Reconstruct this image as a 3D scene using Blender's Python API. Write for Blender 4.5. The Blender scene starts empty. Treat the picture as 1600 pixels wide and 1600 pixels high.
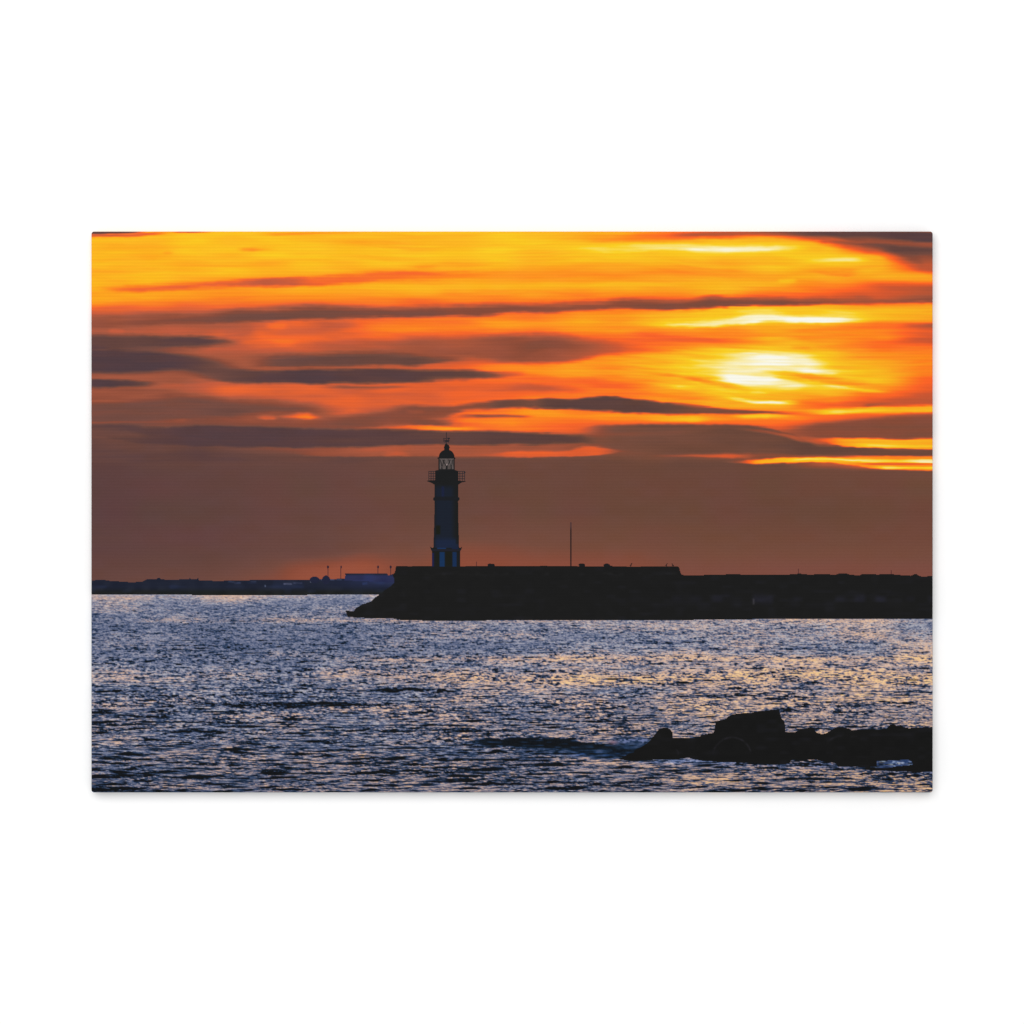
import bpy, math
import numpy as np

# ---------------------------------------------------------------- scene, camera, light
S = 1.219 / 1315.0            # metres per unit of picture (canvas is 1.219 m wide)
DEPTH = 0.019                 # thickness of the stretched canvas
sc = bpy.context.scene
cam_d = bpy.data.cameras.new("camera"); cam = bpy.data.objects.new("camera", cam_d)
sc.collection.objects.link(cam); sc.camera = cam
cam_d.lens = 85; cam_d.sensor_width = 36; cam_d.clip_end = 100
cam.location = (0, -(1600 * S) * 85 / 36, 0); cam.rotation_euler = (math.pi / 2, 0, 0)

w = bpy.data.worlds.new("World"); sc.world = w; w.use_nodes = True
w.node_tree.nodes["Background"].inputs[0].default_value = (1, 1, 1, 1)
w.node_tree.nodes["Background"].inputs[1].default_value = 0.60

def area(name, loc, size, power):
    d = bpy.data.lights.new(name, 'AREA'); d.shape = 'RECTANGLE'; d.size, d.size_y = size; d.energy = power
    o = bpy.data.objects.new(name, d); sc.collection.objects.link(o); o.location = loc
    v = -np.array(loc, float)
    from mathutils import Vector
    o.rotation_euler = Vector(v).to_track_quat('-Z', 'Y').to_euler()
    return o
area("studio_softbox", (-0.8, -5.75, 1.65), (6.0, 6.0), 330)

sc.view_settings.view_transform = 'Standard'; sc.view_settings.look = 'None'
sc.view_settings.exposure = 0; sc.view_settings.gamma = 1; sc.view_settings.use_curve_mapping = False
sc.render.engine = 'CYCLES'

INK = 1.27                    # brightness of white paper under this light

# ---------------------------------------------------------------- materials
def wall_material():
    m = bpy.data.materials.new("white_wall"); m.use_nodes = True
    nt = m.node_tree; b = nt.nodes["Principled BSDF"]
    b.inputs["Base Color"].default_value = (0.86, 0.86, 0.86, 1)
    b.inputs["Roughness"].default_value = 0.9; b.inputs["Specular IOR Level"].default_value = 0.1
    n = nt.nodes.new("ShaderNodeTexNoise"); n.inputs["Scale"].default_value = 260
    bp = nt.nodes.new("ShaderNodeBump"); bp.inputs["Strength"].default_value = 0.04; bp.inputs["Distance"].default_value = 0.0005
    tc = nt.nodes.new("ShaderNodeTexCoord")
    nt.links.new(tc.outputs["Object"], n.inputs["Vector"]); nt.links.new(n.outputs["Fac"], bp.inputs["Height"])
    nt.links.new(bp.outputs["Normal"], b.inputs["Normal"])
    return m

def ink_material():
    """printed canvas: ink colour stored on the mesh, over a woven cotton surface"""
    m = bpy.data.materials.new("printed_canvas"); m.use_nodes = True
    nt = m.node_tree; N = nt.nodes; L = nt.links; b = N["Principled BSDF"]
    b.inputs["Roughness"].default_value = 0.85; b.inputs["Specular IOR Level"].default_value = 0.06
    at = N.new("ShaderNodeAttribute"); at.attribute_name = "ink"
    tc = N.new("ShaderNodeTexCoord")
    def threads(direction):
        t = N.new("ShaderNodeTexWave"); t.wave_type = 'BANDS'; t.bands_direction = direction
        t.inputs["Scale"].default_value = 1 / (0.0022 * 20) * 2 * math.pi / 2
        t.inputs["Distortion"].default_value = 0.6; t.inputs["Detail"].default_value = 1
        t.inputs["Detail Scale"].default_value = 30
        L.new(tc.outputs["Object"], t.inputs["Vector"]); return t
    wz, wx = threads('Z'), threads('X')
    mx = N.new("ShaderNodeMix"); mx.data_type = 'FLOAT'; mx.inputs[0].default_value = 0.3
    L.new(wz.outputs["Fac"], mx.inputs[2]); L.new(wx.outputs["Fac"], mx.inputs[3])
    bp = N.new("ShaderNodeBump"); bp.inputs["Strength"].default_value = 0.12; bp.inputs["Distance"].default_value = 0.0003
    L.new(mx.outputs[0], bp.inputs["Height"]); L.new(bp.outputs["Normal"], b.inputs["Normal"])
    # the ink colour is a touch darker between the threads
    mr = N.new("ShaderNodeMapRange"); mr.inputs[3].default_value = 0.972; mr.inputs[4].default_value = 1.02
    L.new(wz.outputs["Fac"], mr.inputs[0])
    vm = N.new("ShaderNodeVectorMath"); vm.operation = 'SCALE'
    L.new(at.outputs["Color"], vm.inputs[0]); L.new(mr.outputs[0], vm.inputs["Scale"])
    L.new(vm.outputs[0], b.inputs["Base Color"])
    return m

# ================================================================ PAINTER
#PAINT-BEGIN
def hsh(ix, iy, seed):
    h = (ix.astype(np.int64) * 374761393 + iy.astype(np.int64) * 668265263 + seed * 1442695041) & 0xffffffff
    h = ((h ^ (h >> 13)) * 1274126177) & 0xffffffff
    h = ((h ^ (h >> 16)) * 2246822519) & 0xffffffff
    return ((h ^ (h >> 15)) & 0xffffff) / float(0xffffff) * 2 - 1

def noise(x, y, seed=0):
    x, y = np.broadcast_arrays(x, y)
    ix = np.floor(x); iy = np.floor(y); fx = x - ix; fy = y - iy
    ux = fx * fx * fx * (fx * (fx * 6 - 15) + 10); uy = fy * fy * fy * (fy * (fy * 6 - 15) + 10)
    a = hsh(ix, iy, seed); b = hsh(ix + 1, iy, seed); c = hsh(ix, iy + 1, seed); d = hsh(ix + 1, iy + 1, seed)
    return (a * (1 - ux) + b * ux) * (1 - uy) + (c * (1 - ux) + d * ux) * uy

def sst(a, b, x):
    t = np.clip((x - a) / (b - a), 0, 1); return t * t * (3 - 2 * t)

def ramp(t, stops):
    xs = [s[0] for s in stops]
    return np.stack([np.interp(t, xs, [s[1][k] for s in stops]) for k in range(3)], -1)

# tone of the evening sky: 0 = slate violet cloud, .6 = orange, .9 = yellow, 1 = white
SKY = [(0, (80, 61, 65)), (.05, (88, 63, 64)), (.12, (101, 69, 63)), (.2, (116, 75, 65)), (.3, (138, 76, 59)), (.4, (166, 86, 61)), (.5, (205, 90, 55)),
       (.6, (248, 102, 44)), (.7, (253, 135, 34)), (.8, (251, 173, 33)), (.9, (250, 206, 36)), (.95, (250, 224, 110)), (1.0, (251, 249, 236))]
COLS = {
 143: [(362,.84),(400,.81),(440,.82),(460,.80),(470,.79),(480,.62),(490,.5),(510,.38),(520,.46),(560,.40),(585,.42),(610,.38),(650,.22),(690,.12),(720,.08),(800,.07),(860,.09),(900,.12),(930,.16)],
 300: [(362,.86),(380,.84),(410,.82),(432,.80),(442,.73),(455,.75),(466,.74),(478,.62),(495,.45),(512,.46),(535,.56),(555,.42),(585,.42),(600,.48),(625,.38),(655,.3),(690,.15),(710,.11),(800,.09),(870,.11),(895,.14),(930,.2)],
 470: [(362,.85),(400,.85),(430,.78),(455,.77),(468,.68),(480,.52),(495,.5),(503,.56),(512,.52),(528,.62),(545,.5),(560,.45),(600,.54),(625,.48),(650,.42),(670,.26),(700,.3),(715,.12),(800,.12),(860,.14),(885,.2),(905,.28),(930,.28)],
 630: [(362,.84),(375,.82),(400,.86),(420,.80),(430,.72),(448,.80),(460,.74),(472,.64),(490,.6),(505,.64),(515,.7),(528,.55),(555,.42),(575,.5),(600,.56),(640,.58),(660,.5),(680,.4),(703,.42),(716,.14),(800,.14),(850,.18),(880,.25),(930,.3)],
 800: [(362,.86),(400,.86),(415,.80),(430,.71),(450,.83),(462,.74),(474,.62),(492,.62),(505,.74),(520,.62),(545,.4),(560,.48),(575,.70),(590,.62),(605,.56),(618,.58),(640,.70),(670,.64),(690,.38),(707,.52),(717,.13),(800,.14),(850,.2),(880,.27),(930,.32)],
 960: [(362,.80),(372,.76),(384,.88),(398,.87),(410,.82),(428,.72),(446,.84),(458,.72),(470,.66),(485,.72),(505,.78),(520,.66),(540,.58),(556,.72),(575,.76),(588,.70),(600,.62),(618,.66),(635,.68),(650,.72),(662,.58),(700,.26),(720,.13),(800,.13),(850,.18),(880,.25),(930,.3)],
 1060:[(362,.66),(372,.70),(384,.90),(398,.87),(425,.72),(444,.84),(458,.72),(468,.62),(484,.78),(500,.86),(515,.72),(530,.62),(540,.70),(556,.86),(572,.88),(585,.76),(604,.80),(625,.74),(640,.76),(655,.80),(664,.52),(680,.15),(712,.2),(722,.13),(800,.13),(850,.17),(890,.24),(930,.28)],
 1130:[(362,.5),(374,.84),(390,.92),(402,.86),(425,.75),(443,.86),(458,.78),(480,.86),(500,.9),(512,.76),(532,.66),(548,.80),(565,.9),(590,.9),(604,.84),(620,.82),(632,.80),(648,.70),(655,.76),(664,.56),(680,.15),(712,.3),(722,.13),(800,.13),(850,.17),(890,.24),(930,.28)],
 1210:[(362,.5),(372,.82),(390,.9),(410,.86),(430,.80),(442,.82),(455,.70),(464,.6),(480,.88),(500,.9),(510,.78),(522,.72),(535,.78),(545,.80),(553,.88),(580,.9),(596,.88),(610,.86),(620,.80),(636,.80),(645,.74),(658,.68),(668,.56),(680,.3),(712,.3),(722,.13),(800,.13),(850,.17),(890,.24),(930,.28)],
 1290:[(362,.45),(375,.8),(395,.85),(410,.88),(422,.76),(434,.84),(446,.70),(458,.60),(468,.5),(480,.86),(500,.88),(508,.76),(520,.70),(538,.74),(545,.72),(556,.82),(575,.86),(590,.78),(605,.84),(620,.74),(633,.60),(640,.76),(650,.62),(660,.52),(670,.3),(690,.5),(705,.15),(720,.5),(727,.4),(734,.15),(800,.13),(850,.17),(890,.24),(930,.28)],
 1370:[(362,.2),(385,.4),(400,.80),(422,.80),(434,.80),(445,.62),(458,.5),(470,.5),(482,.82),(498,.86),(506,.68),(522,.72),(535,.62),(550,.70),(565,.80),(580,.76),(595,.76),(605,.74),(616,.64),(630,.55),(640,.8),(650,.55),(660,.3),(680,.28),(690,.6),(705,.15),(720,.5),(730,.5),(736,.15),(800,.14),(850,.17),(890,.24),(930,.28)],
 1457:[(362,.1),(400,.2),(420,.45),(430,.78),(440,.72),(450,.48),(465,.38),(476,.74),(490,.80),(500,.78),(508,.50),(514,.56),(530,.56),(545,.64),(560,.72),(580,.66),(600,.60),(615,.5),(632,.6),(640,.74),(650,.4),(655,.3),(680,.27),(690,.6),(703,.2),(713,.5),(730,.6),(737,.17),(800,.14),(850,.17),(890,.24),(930,.28)],
}
# strokes: (points (x, top, bottom, tone), softness above, softness below, strength)
STROKES = [
 # soft middle clouds
 ([(440,538,541,.44),(520,533,552,.44),(600,534,553,.43),(650,530,554,.38),(720,527,557,.36),(760,526,562,.33),(800,524,566,.3),(850,523,565,.31),(900,527,562,.36),(950,534,553,.45),(1000,543,550,.54),(1040,546,548,.6)], 7, 5, .85),
 ([(780,540,546,.28),(810,538,556,.26),(850,531,545,.26),(900,536,543,.30),(960,541,544,.42)], 4, 5, .6),
 ([(143,447,456,.60),(200,447,455,.60),(270,444,452,.59),(330,442,448,.56),(400,437,449,.49),(460,433,446,.48),(490,433,445,.56),(520,431,444,.60),(600,425,437,.64),(700,424,433,.64),(760,424,432,.66),(800,424,430,.7)], 4, 4, .95),
 ([(360,388,389,.80),(380,388.5,391,.68),(395,388,391.5,.67),(412,388.5,390.5,.72),(440,389,390,.8)], 2.5, 2.5, .75),
 ([(250,394,396,.8),(262,393,397,.76),(275,394,396,.8)], 3, 3, .8),
 ([(480,380,384,.8),(620,376,382,.79),(690,378,382,.8),(760,380,382,.82)], 6, 6, .7),
 ([(640,416,420,.78),(665,414,420,.75),(690,416,419,.78)], 4, 4, .8),
 ([(380,364,366,.82),(430,364,368,.72),(480,364,366,.72),(580,363,365,.80)], 1.5, 1.5, .8),
 ([(880,374,376,.78),(940,371,378,.74),(1000,366,375,.68),(1080,364,374,.62),(1140,364,373,.60),(1200,366,370,.7)], 3, 3, .9),
 ([(1030,368,370,.5),(1050,366,371,.42),(1090,364,370,.42),(1130,362,368,.40),(1180,360,366,.42),(1230,360,366,.35)], 2, 2.5, .95),
 # reddish shreds below the long band
 ([(335,510,520,.48),(360,506,524,.46),(390,507,523,.44),(410,512,518,.5)], 5, 5, .8),
 ([(450,505,508,.54),(480,503,511,.5),(505,501,513,.45),(530,502,513,.46),(560,505,510,.52),(590,506,508,.56)], 6, 6, .75),
 ([(410,506,512,.6),(430,503,515,.62),(455,506,512,.6)], 5, 5, .7),
 ([(380,522,527,.6),(410,522,532,.64),(450,526,540,.62),(480,524,532,.6)], 5, 5, .8),
 ([(165,516,519,.52),(180,515,521,.54),(200,517,519,.5)], 3, 3, .8),
 # the long dark band
 ([(120,498,514,.34),(200,494,509,.31),(250,491,507,.28),(330,489,504,.26),(360,485,503,.20),(420,484,500,.17),(480,482,499,.17),(560,482,496,.22),(650,481,495,.24),(720,478,492,.27),(740,478,493,.26),(800,476,489,.27),(850,475,487,.3),(910,473,483,.31),(940,471,482,.3),(965,468,481,.28),(1000,469,483,.26),(1060,470,485,.27),(1090,468,483,.24),(1110,465,482,.23),(1135,465.5,480,.24),(1165,466,478.5,.25),(1190,466.5,478,.26),(1220,467,477.5,.24),(1290,467,474,.33),(1370,464,472,.36),(1480,462,472,.31)], 8, 3.4, 1),
 # rim under the right end of the band and red bars on the far right
 ([(1340,446,462,.55),(1390,446,466,.47),(1480,446,466,.38)], 7, 5, .8),
 ([(1400,507,510,.6),(1430,506,511,.48),(1480,504,514,.32)], 3, 4, .9),
 ([(1380,530,534,.62),(1430,527,537,.5),(1480,526,540,.45)], 4, 5, .8),
 # left cloud banks
 ([(120,524,548,.12),(200,524,546,.14),(270,525,544,.08),(310,526,543,.07),(350,531,540,.13),(380,536,540,.3),(400,538,539,.4)], 5, 6, 1),
 ([(120,544,584,.02),(180,545,584,.0),(230,547,582,.0),(270,551,580,.03),(310,557,585,.10),(350,565,592,.20),(385,570,596,.3),(410,574,596,.34)], 7, 8, 1),
 ([(290,572,586,.2),(330,574,593,.15),(360,576,597,.13),(390,578,598,.09),(420,579,598,.05),(470,577,599,.0),(560,576,599,.05),(620,577,599,.04),(650,578,598,.04),(680,579,595,.06),(740,580,591,.10),(770,582,589,.2),(800,583,587,.35),(830,584,586,.5)], 4, 3, 1),
 ([(365,564,570,.2),(400,559,573,.17),(440,556,573,.14),(520,554,572,.11),(600,552,571,.12),(650,555,571,.11),(690,557,566,.2),(720,558,564,.3),(760,559,562,.4)], 7, 3, .95),
 ([(360,574,576,.28),(420,574,576,.34),(480,573,575,.36),(540,573,575,.42),(600,574,576,.50),(640,574.5,576.5,.50),(690,573,577,.56),(760,573,579,.64)], 1.6, 1.6, .8),
 ([(170,548,551,.18),(240,543,551,.22),(290,546,552,.34),(330,549,556,.44),(360,552,560,.42)], 3, 3, .7),
 ([(120,584,592,.42),(200,585,594,.40),(240,584,598,.38),(300,580,600,.33),(330,588,600,.36)], 3, 3, .8),
 ([(120,592,604,.03),(170,593,605,.02),(200,594,604,.06),(235,596,602,.16),(260,598,601,.36)], 2, 3, 1),
 # orange field in the middle left
 ([(270,608,612,.46),(310,602,618,.52),(350,600,622,.58),(380,600,620,.58),(430,600,622,.53),(480,602,634,.55),(560,606,634,.54),(620,602,634,.55),(680,600,634,.56),(740,600,628,.56)], 6, 7, .8),
 ([(280,616,620,.42),(320,613,620,.46),(350,617,622,.5)], 3, 3, .5),
 ([(490,604,606,.42),(530,603,607,.34),(570,604,608,.34),(610,604,607,.38),(660,604,605,.5)], 2, 2, .9),
 ([(720,573,578,.66),(770,572,580,.70),(830,570,582,.74),(880,568,590,.74),(940,570,588,.75),(990,574,582,.76)], 5, 5, .7),
 ([(760,602,608,.52),(820,600,610,.48),(860,604,612,.47),(900,608,614,.52),(940,611,613,.6)], 5, 4, .8),
 ([(770,583,586,.5),(800,582,586,.46),(830,583,585,.56)], 3, 3, .5),
 ([(870,590,596,.64),(930,592,602,.59),(970,600,606,.60),(1010,606,609,.65)], 5, 5, .8),
 ([(118,625,629,.44),(170,624,628,.42),(220,626,629,.36),(258,628,630,.34)], 2, 2, .8),
 ([(143,500,503,.44),(200,497,500,.5),(270,494,497,.42),(330,489,492,.4)], 3, 3, .5),
 ([(240,505,510,.5),(300,507,512,.40),(360,508,513,.42),(430,507,511,.5)], 4, 4, .55),
 ([(520,511,514,.58),(600,506,511,.7),(690,508,513,.74),(760,508,514,.76),(860,503,510,.78)], 5, 5, .6),
 ([(590,542,546,.36),(680,545,550,.32),(760,548,554,.36),(830,549,553,.44)], 4, 4, .5),
 ([(640,592,595,.5),(720,590,594,.6),(820,592,597,.66),(900,594,598,.66)], 4, 4, .5),
 ([(430,615,618,.46),(520,617,621,.48),(620,615,619,.5),(700,618,622,.5)], 4, 4, .5),
 ([(160,607,610,.30),(230,608,613,.32),(300,612,616,.36)], 3, 4, .6),
 ([(200,534,537,.16),(260,534,538,.12),(330,533,537,.10)], 2, 3, .7),
 # second tier of clouds
 ([(120,630,656,.20),(200,630,656,.20),(240,624,655,.22),(265,620,655,.22),(300,622,653,.2),(360,628,650,.18),(400,630,646,.18),(450,632,644,.22),(500,634,644,.2),(530,638,646,.32)], 8, 7, .92),
 ([(360,646,650,.34),(390,648,658,.4),(420,648,660,.36),(470,655,664,.28)], 5, 5, .6),
 ([(395,651,653,.45),(412,650,655,.60),(428,651,655,.58),(440,652,653,.45)], 2.5, 2, .9),
 ([(425,651,653,.45),(450,648,653,.54),(468,645,653,.64),(482,645,654,.68),(493,649,654,.64),(515,652,653,.4)], 4, 1.5, .95),
 ([(500,644,648,.42),(525,644,648,.54),(550,640,647,.56),(575,642,646,.54),(600,643,646,.4)], 3, 3, .85),
 ([(120,660,662,.5),(150,660,662,.42),(200,659,661,.34),(270,656,659,.36),(286,655,659,.44),(300,656,659,.36),(320,657,659,.22)], 2, 2.5, .9),
 ([(470,656,668,.26),(500,652,668,.22),(540,650,668,.22),(580,646,668,.22),(610,640,664,.26),(640,636,663,.27),(680,640,662,.25),(700,644,656,.30),(720,646,652,.4)], 7, 5, .85),
 ([(590,634,638,.35),(640,632,646,.28),(690,634,650,.29),(730,632,640,.26),(770,630,638,.28),(800,628,634,.28)], 3, 4, .9),
 ([(628,640,643,.4),(650,640,645,.42),(670,641,644,.38)], 3, 3, .6),
 ([(700,649,651,.40),(740,648,652,.28),(780,648,652,.26),(820,649,652,.32),(845,650,651,.5)], 2, 2, .95),
 ([(630,656,665,.26),(660,656,665,.23),(685,657,665,.22),(705,658,663,.34),(722,660,662,.5)], 4, 3, .8),
 ([(705,661,664,.55),(718,659,665,.54),(730,661,664,.62)], 3, 2, .8),
 ([(540,667,669,.38),(570,667,670,.5),(610,667,671,.58),(650,664,672,.66),(670,664,673,.74),(700,667,673,.76),(740,667,674,.76),(780,668,674,.7)], 2, 1.5, .9),
 ([(690,654,659,.66),(730,652,660,.72),(800,652,666,.72),(840,655,668,.66)], 4, 5, .7),
 ([(690,636,638,.6),(770,642,646,.66),(820,641,646,.72),(870,641,650,.74),(930,643,650,.70),(960,645,650,.66)], 3, 3, .85),
 # lens-shaped dark cloud over the centre
 ([(715,631,633,.35),(740,629,636,.16),(780,627,637,.12),(800,626,637,.13),(835,626,637,.16),(855,624,638,.05),(900,625,639,.04),(930,622,641,.05),(960,621,642,.05),(975,623,643,.05),(1010,626,644,.05),(1035,629,645,.08),(1060,630,646,.14),(1100,635,646,.2),(1130,639,647,.22),(1190,643,647,.25),(1230,645,648,.35),(1270,646,647,.6)], 2.2, 2.5, 1),
 ([(1040,627,630,.52),(1080,631,636,.54),(1110,634,638,.58)], 2, 2, .7),
 ([(990,653,656,.72),(1040,651,658,.82),(1090,651,659,.88),(1120,653,657,.82)], 2.5, 2.5, .95),
 ([(1130,650,652,.8),(1160,649,654,.90),(1200,648,654,.93),(1230,649,652,.85),(1260,649,650,.8)], 2, 2, .95),
 ([(1080,660,664,.66),(1200,656,664,.64),(1260,656,664,.60),(1310,652,660,.58)], 4, 3, .7),
 # lower dark shelf and the cloud that joins it from the right
 ([(120,664,676,.1),(200,664,690,.08),(240,666,694,.06),(300,664,697,.03),(400,668,699,.05),(470,670,700,.04),(560,671,700,.06),(620,671,698,.05),(700,674,696,.07),(760,674,696,.05),(830,678,695,.04),(880,680,692,.04),(930,682,694,.08),(970,686,702,.12)], 3, 2.5, 1),
 ([(140,672,684,.2),(190,672,682,.2),(240,680,682,.14)], 4, 3, .7),
 ([(430,703,709,.3),(470,700,711,.36),(520,699,712,.37),(580,698,713,.42),(650,697,713,.41),(760,697,712,.38),(820,696,705,.36),(900,693,702,.42)], 3, 2, .9),
 ([(590,707,713,.42),(620,706,714,.5),(650,709,713,.42)], 2, 2, .8),
 ([(720,708,711,.42),(770,709,713,.48),(800,706,714,.54),(830,705,714,.56),(880,703,713,.56),(920,697,711,.57),(950,699,708,.57),(970,701,705,.5),(1000,702,704,.3)], 2, 1.8, .95),
 ([(895,672,675,.30),(930,666,690,.2),(960,665,700,.19),(985,664,703,.19),(1040,664,707,.17),(1130,665,707,.16),(1192,669,708,.14),(1243,682,709,.12),(1264,692,709,.1),(1316,697,710,.12),(1398,702,711,.14),(1480,704,711,.13)], 2.5, 2.5, 1),
 ([(900,671,675,.4),(940,676,680,.27),(1000,675,681,.24),(1100,674,680,.25)], 2, 4, .6),
 ([(930,667,670,.2),(1000,665,668,.16),(1140,666,670,.2),(1190,667,671,.25)], 2, 2, .5),
 ([(1140,668,672,.32),(1192,672,676,.36),(1225,677,683,.42),(1255,685,691,.45),(1290,690,694,.42)], 2, 2, .9),
 ([(1215,671,676,.3),(1260,667,682,.28),(1300,662,686,.28),(1350,656,685,.27),(1400,652,684,.26),(1480,649,683,.26)], 6, 2, 1),
 ([(1255,687,689,.5),(1285,685,690,.66),(1310,685,695,.76),(1350,685,698,.82),(1400,686,700,.84),(1480,686,702,.80)], 2, 1.5, .98),
 ([(1310,692,694,.85),(1360,693,697,.93),(1410,695,698,.92),(1480,695,698,.9)], 1.6, 1.5, .9),
 ([(1380,700,702,.3),(1420,701,704,.2),(1480,702,709,.1)], 1.5, 2, .9),
 ([(1010,711,713,.3),(1060,710,713,.38),(1090,709.5,713.5,.48),(1130,709,715,.55),(1170,710,716,.52),(1200,712,717,.45)], 2, 2, .95),
 ([(1120,720,721,.5),(1150,719,722.5,.66),(1180,716.5,723.5,.84),(1210,715,723.5,.84),(1240,714.5,722.5,.82),(1275,714,722,.85),(1300,714,723,.82),(1330,713,726,.76),(1360,712,729.5,.72),(1400,712,732.5,.72),(1480,711,735,.74)], 1.6, 1.4, 1),
 ([(1185,719,721,.9),(1205,717,720,.94),(1230,717,721,.93),(1260,715.5,718,.95),(1280,716,718.5,.93),(1300,716.5,719,.95),(1330,717,720.5,.99),(1370,717,722,.98),(1400,718,722,.95),(1440,717,723,1.0),(1480,716,723,1.0)], 1.4, 1.4, .95),
 ([(1330,724,725,.5),(1370,724,726,.44),(1480,724,725,.55)], 1, 1, .8),
 ([(1350,727,729,.85),(1380,728,732,.97),(1430,729,732,.92),(1480,728,733,.94)], 1.2, 1.2, .95),
 # bright streaks near the sun
 ([(870,387,390,.9),(920,385,392,.935),(960,383,394,.94),(1000,382,393,.945),(1060,381,391,.945),(1100,383,394,.96),(1130,385,395,.98),(1180,384,394,.985),(1215,383,392,.975),(1255,385,389,.95),(1285,386,387,.9)], 4, 3.5, .95),
 ([(1240,405,410,.91),(1290,403,409,.94),(1330,402,409,.95),(1355,404,409,.94),(1372,406,408,.9)], 2.5, 2.5, .9),
 ([(1240,420,423,.76),(1270,421,424,.72),(1300,422,429,.70),(1330,422,429,.69),(1360,423,426,.76)], 2.5, 3, .85),
 ([(1210,437,440,.88),(1230,436,441,.92),(1250,437,439,.9)], 2.5, 2.5, .8),
 ([(980,505,507,.86),(1010,505,509,.92),(1050,504,510,.94),(1090,502,510,.955),(1120,500,510,.98),(1145,497,508,.985),(1165,492,507,.98),(1200,491,503,.98),(1230,494,504,.99),(1255,494,504,.99),(1290,494,505,.985),(1330,496,503,.96),(1360,498,501,.93),(1385,499,500,.9)], 5, 3, 1),
 ([(1130,492,497,.94),(1160,486,492,.95),(1200,486,491,.95),(1240,490,494,.94)], 4, 4, .6),
 ([(1060,515,520,.78),(1140,516,522,.74),(1200,517,521,.72),(1300,512,518,.66),(1370,508,514,.62),(1400,510,514,.64)], 3, 4, .7),
 ([(960,520,526,.6),(1020,520,528,.58),(1070,526,532,.6),(1120,530,536,.58),(1150,533,537,.62)], 3, 4, .8),
 ([(960,545,550,.58),(1000,542,550,.56),(1040,544,550,.62),(1090,546,549,.7)], 4, 4, .8),
 ([(1180,527,535,.79),(1220,525,537,.80),(1260,527,534,.78)], 4, 4, .7),
 ([(1230,541,544,.70),(1255,541,546,.65),(1275,543,547,.70)], 3, 3, .8),
 ([(930,556,590,.78),(1000,552,592,.82),(1060,548,604,.88),(1120,546,612,.915),(1200,545,616,.925),(1280,548,612,.915),(1340,560,606,.88),(1400,574,600,.82),(1450,580,596,.76)], 12, 12, .8),
 ([(1030,567,570,.92),(1080,564,575,.94),(1115,560,577,.96),(1150,557,580,.99),(1180,555,581,1.0),(1220,555,578,1.0),(1260,557,577,1.0),(1290,562,577,.98),(1330,570,577,.93)], 7, 5, 1),
 ([(1040,566,570,.92),(1080,568,574,.93),(1110,570,576,.96)], 3, 3, .8),
 ([(1095,582,586,.94),(1120,579,592,.98),(1140,580,598,1.0),(1165,584,601,1.0),(1190,592,603,.99),(1220,593,607,.98),(1250,600,608,.97),(1275,603,607,.92)], 6, 5, 1),
 ([(1120,562,588,.965),(1150,558,600,.975),(1200,556,606,.975),(1250,558,606,.965),(1290,566,600,.95)], 7, 6, .75),
 ([(1180,578,582,.82),(1210,579,584,.77),(1240,581,588,.77),(1280,586,597,.76),(1320,590,602,.74),(1370,598,606,.70),(1400,604,608,.68)], 2.5, 3, .9),
 ([(1200,588,591,.92),(1240,590,595,.86),(1270,596,600,.84)], 2, 3, .7),
 ([(1230,576,582,.98),(1270,577,584,.99),(1300,580,584,.97),(1330,582,584,.9)], 2.5, 2, .95),
 ([(1270,600,602,.9),(1290,601,605,.96),(1320,604,608,.95),(1345,608,611,.9),(1400,610,613,.84)], 2, 2, .95),
 ([(1290,588,593,.8),(1330,590,596,.88),(1370,594,599,.86),(1400,598,600,.78)], 3, 3, .7),
 ([(995,581,586,.70),(1030,582,588,.69),(1060,585,591,.71),(1100,592,599,.72),(1130,598,605,.75),(1170,605,611,.79),(1190,608,612,.82)], 3, 2.5, .95),
 ([(1035,600,602,.82),(1060,602,607,.90),(1085,604,609,.88),(1110,608,611,.84)], 3, 3, .8),
 ([(1110,616,619,.9),(1135,617,622,.93),(1155,621,627,.93),(1170,624,630,.97),(1210,626,631,.98),(1245,626,631,.97),(1262,628,630,.9)], 2, 2, 1),
 ([(1150,612,617,.84),(1190,614,620,.80),(1240,612,620,.80),(1300,616,622,.74)], 3, 3, .6),
 ([(1165,612,614,.92),(1185,610,616,.94),(1205,613,616,.9)], 2, 2, .8),
 ([(1230,634,640,.66),(1290,632,637,.60),(1340,626,636,.52),(1380,624,634,.47),(1480,614,632,.45)], 5, 3, .85),
 ([(1340,631,633,.5),(1355,630,635,.36),(1380,629,633,.42),(1410,629,631,.5)], 2, 2, .8),
 ([(1240,643,646,.85),(1260,641,648,.92),(1280,641,649,.96),(1310,640,647,.95),(1340,639,645,.92),(1400,636,644,.83),(1480,634,644,.82)], 3, 2.5, .95),
 ([(1170,651,653,.84),(1280,650,656,.68),(1340,650,655,.58),(1400,648,652,.56)], 3, 3, .6),
 # corner clouds at the top
 ([(1150,358,362.5,.4),(1200,358,365,.3),(1250,358,368,.18),(1300,358,378,.2),(1340,358,385,.22),(1380,358,393,.24),(1400,358,402,.25),(1425,358,414,.3),(1445,358,422,.4),(1480,358,427,.42)], 3, 10, 1),
 ([(1225,362,367,.07),(1300,362,369,.06),(1370,362,370,.05),(1420,362,376,.02),(1480,362,380,.0)], 3, 3, .9),
 ([(1310,380,385,.24),(1365,380,388,.18),(1395,384,393,.09),(1425,385,398,.05),(1480,387,400,.04)], 5, 8, .85),
 ([(1240,369,372,.55),(1300,370,376,.52),(1330,374,378,.42),(1370,374,380,.36),(1410,378,384,.36),(1480,382,388,.36)], 3, 3, .8),
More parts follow.
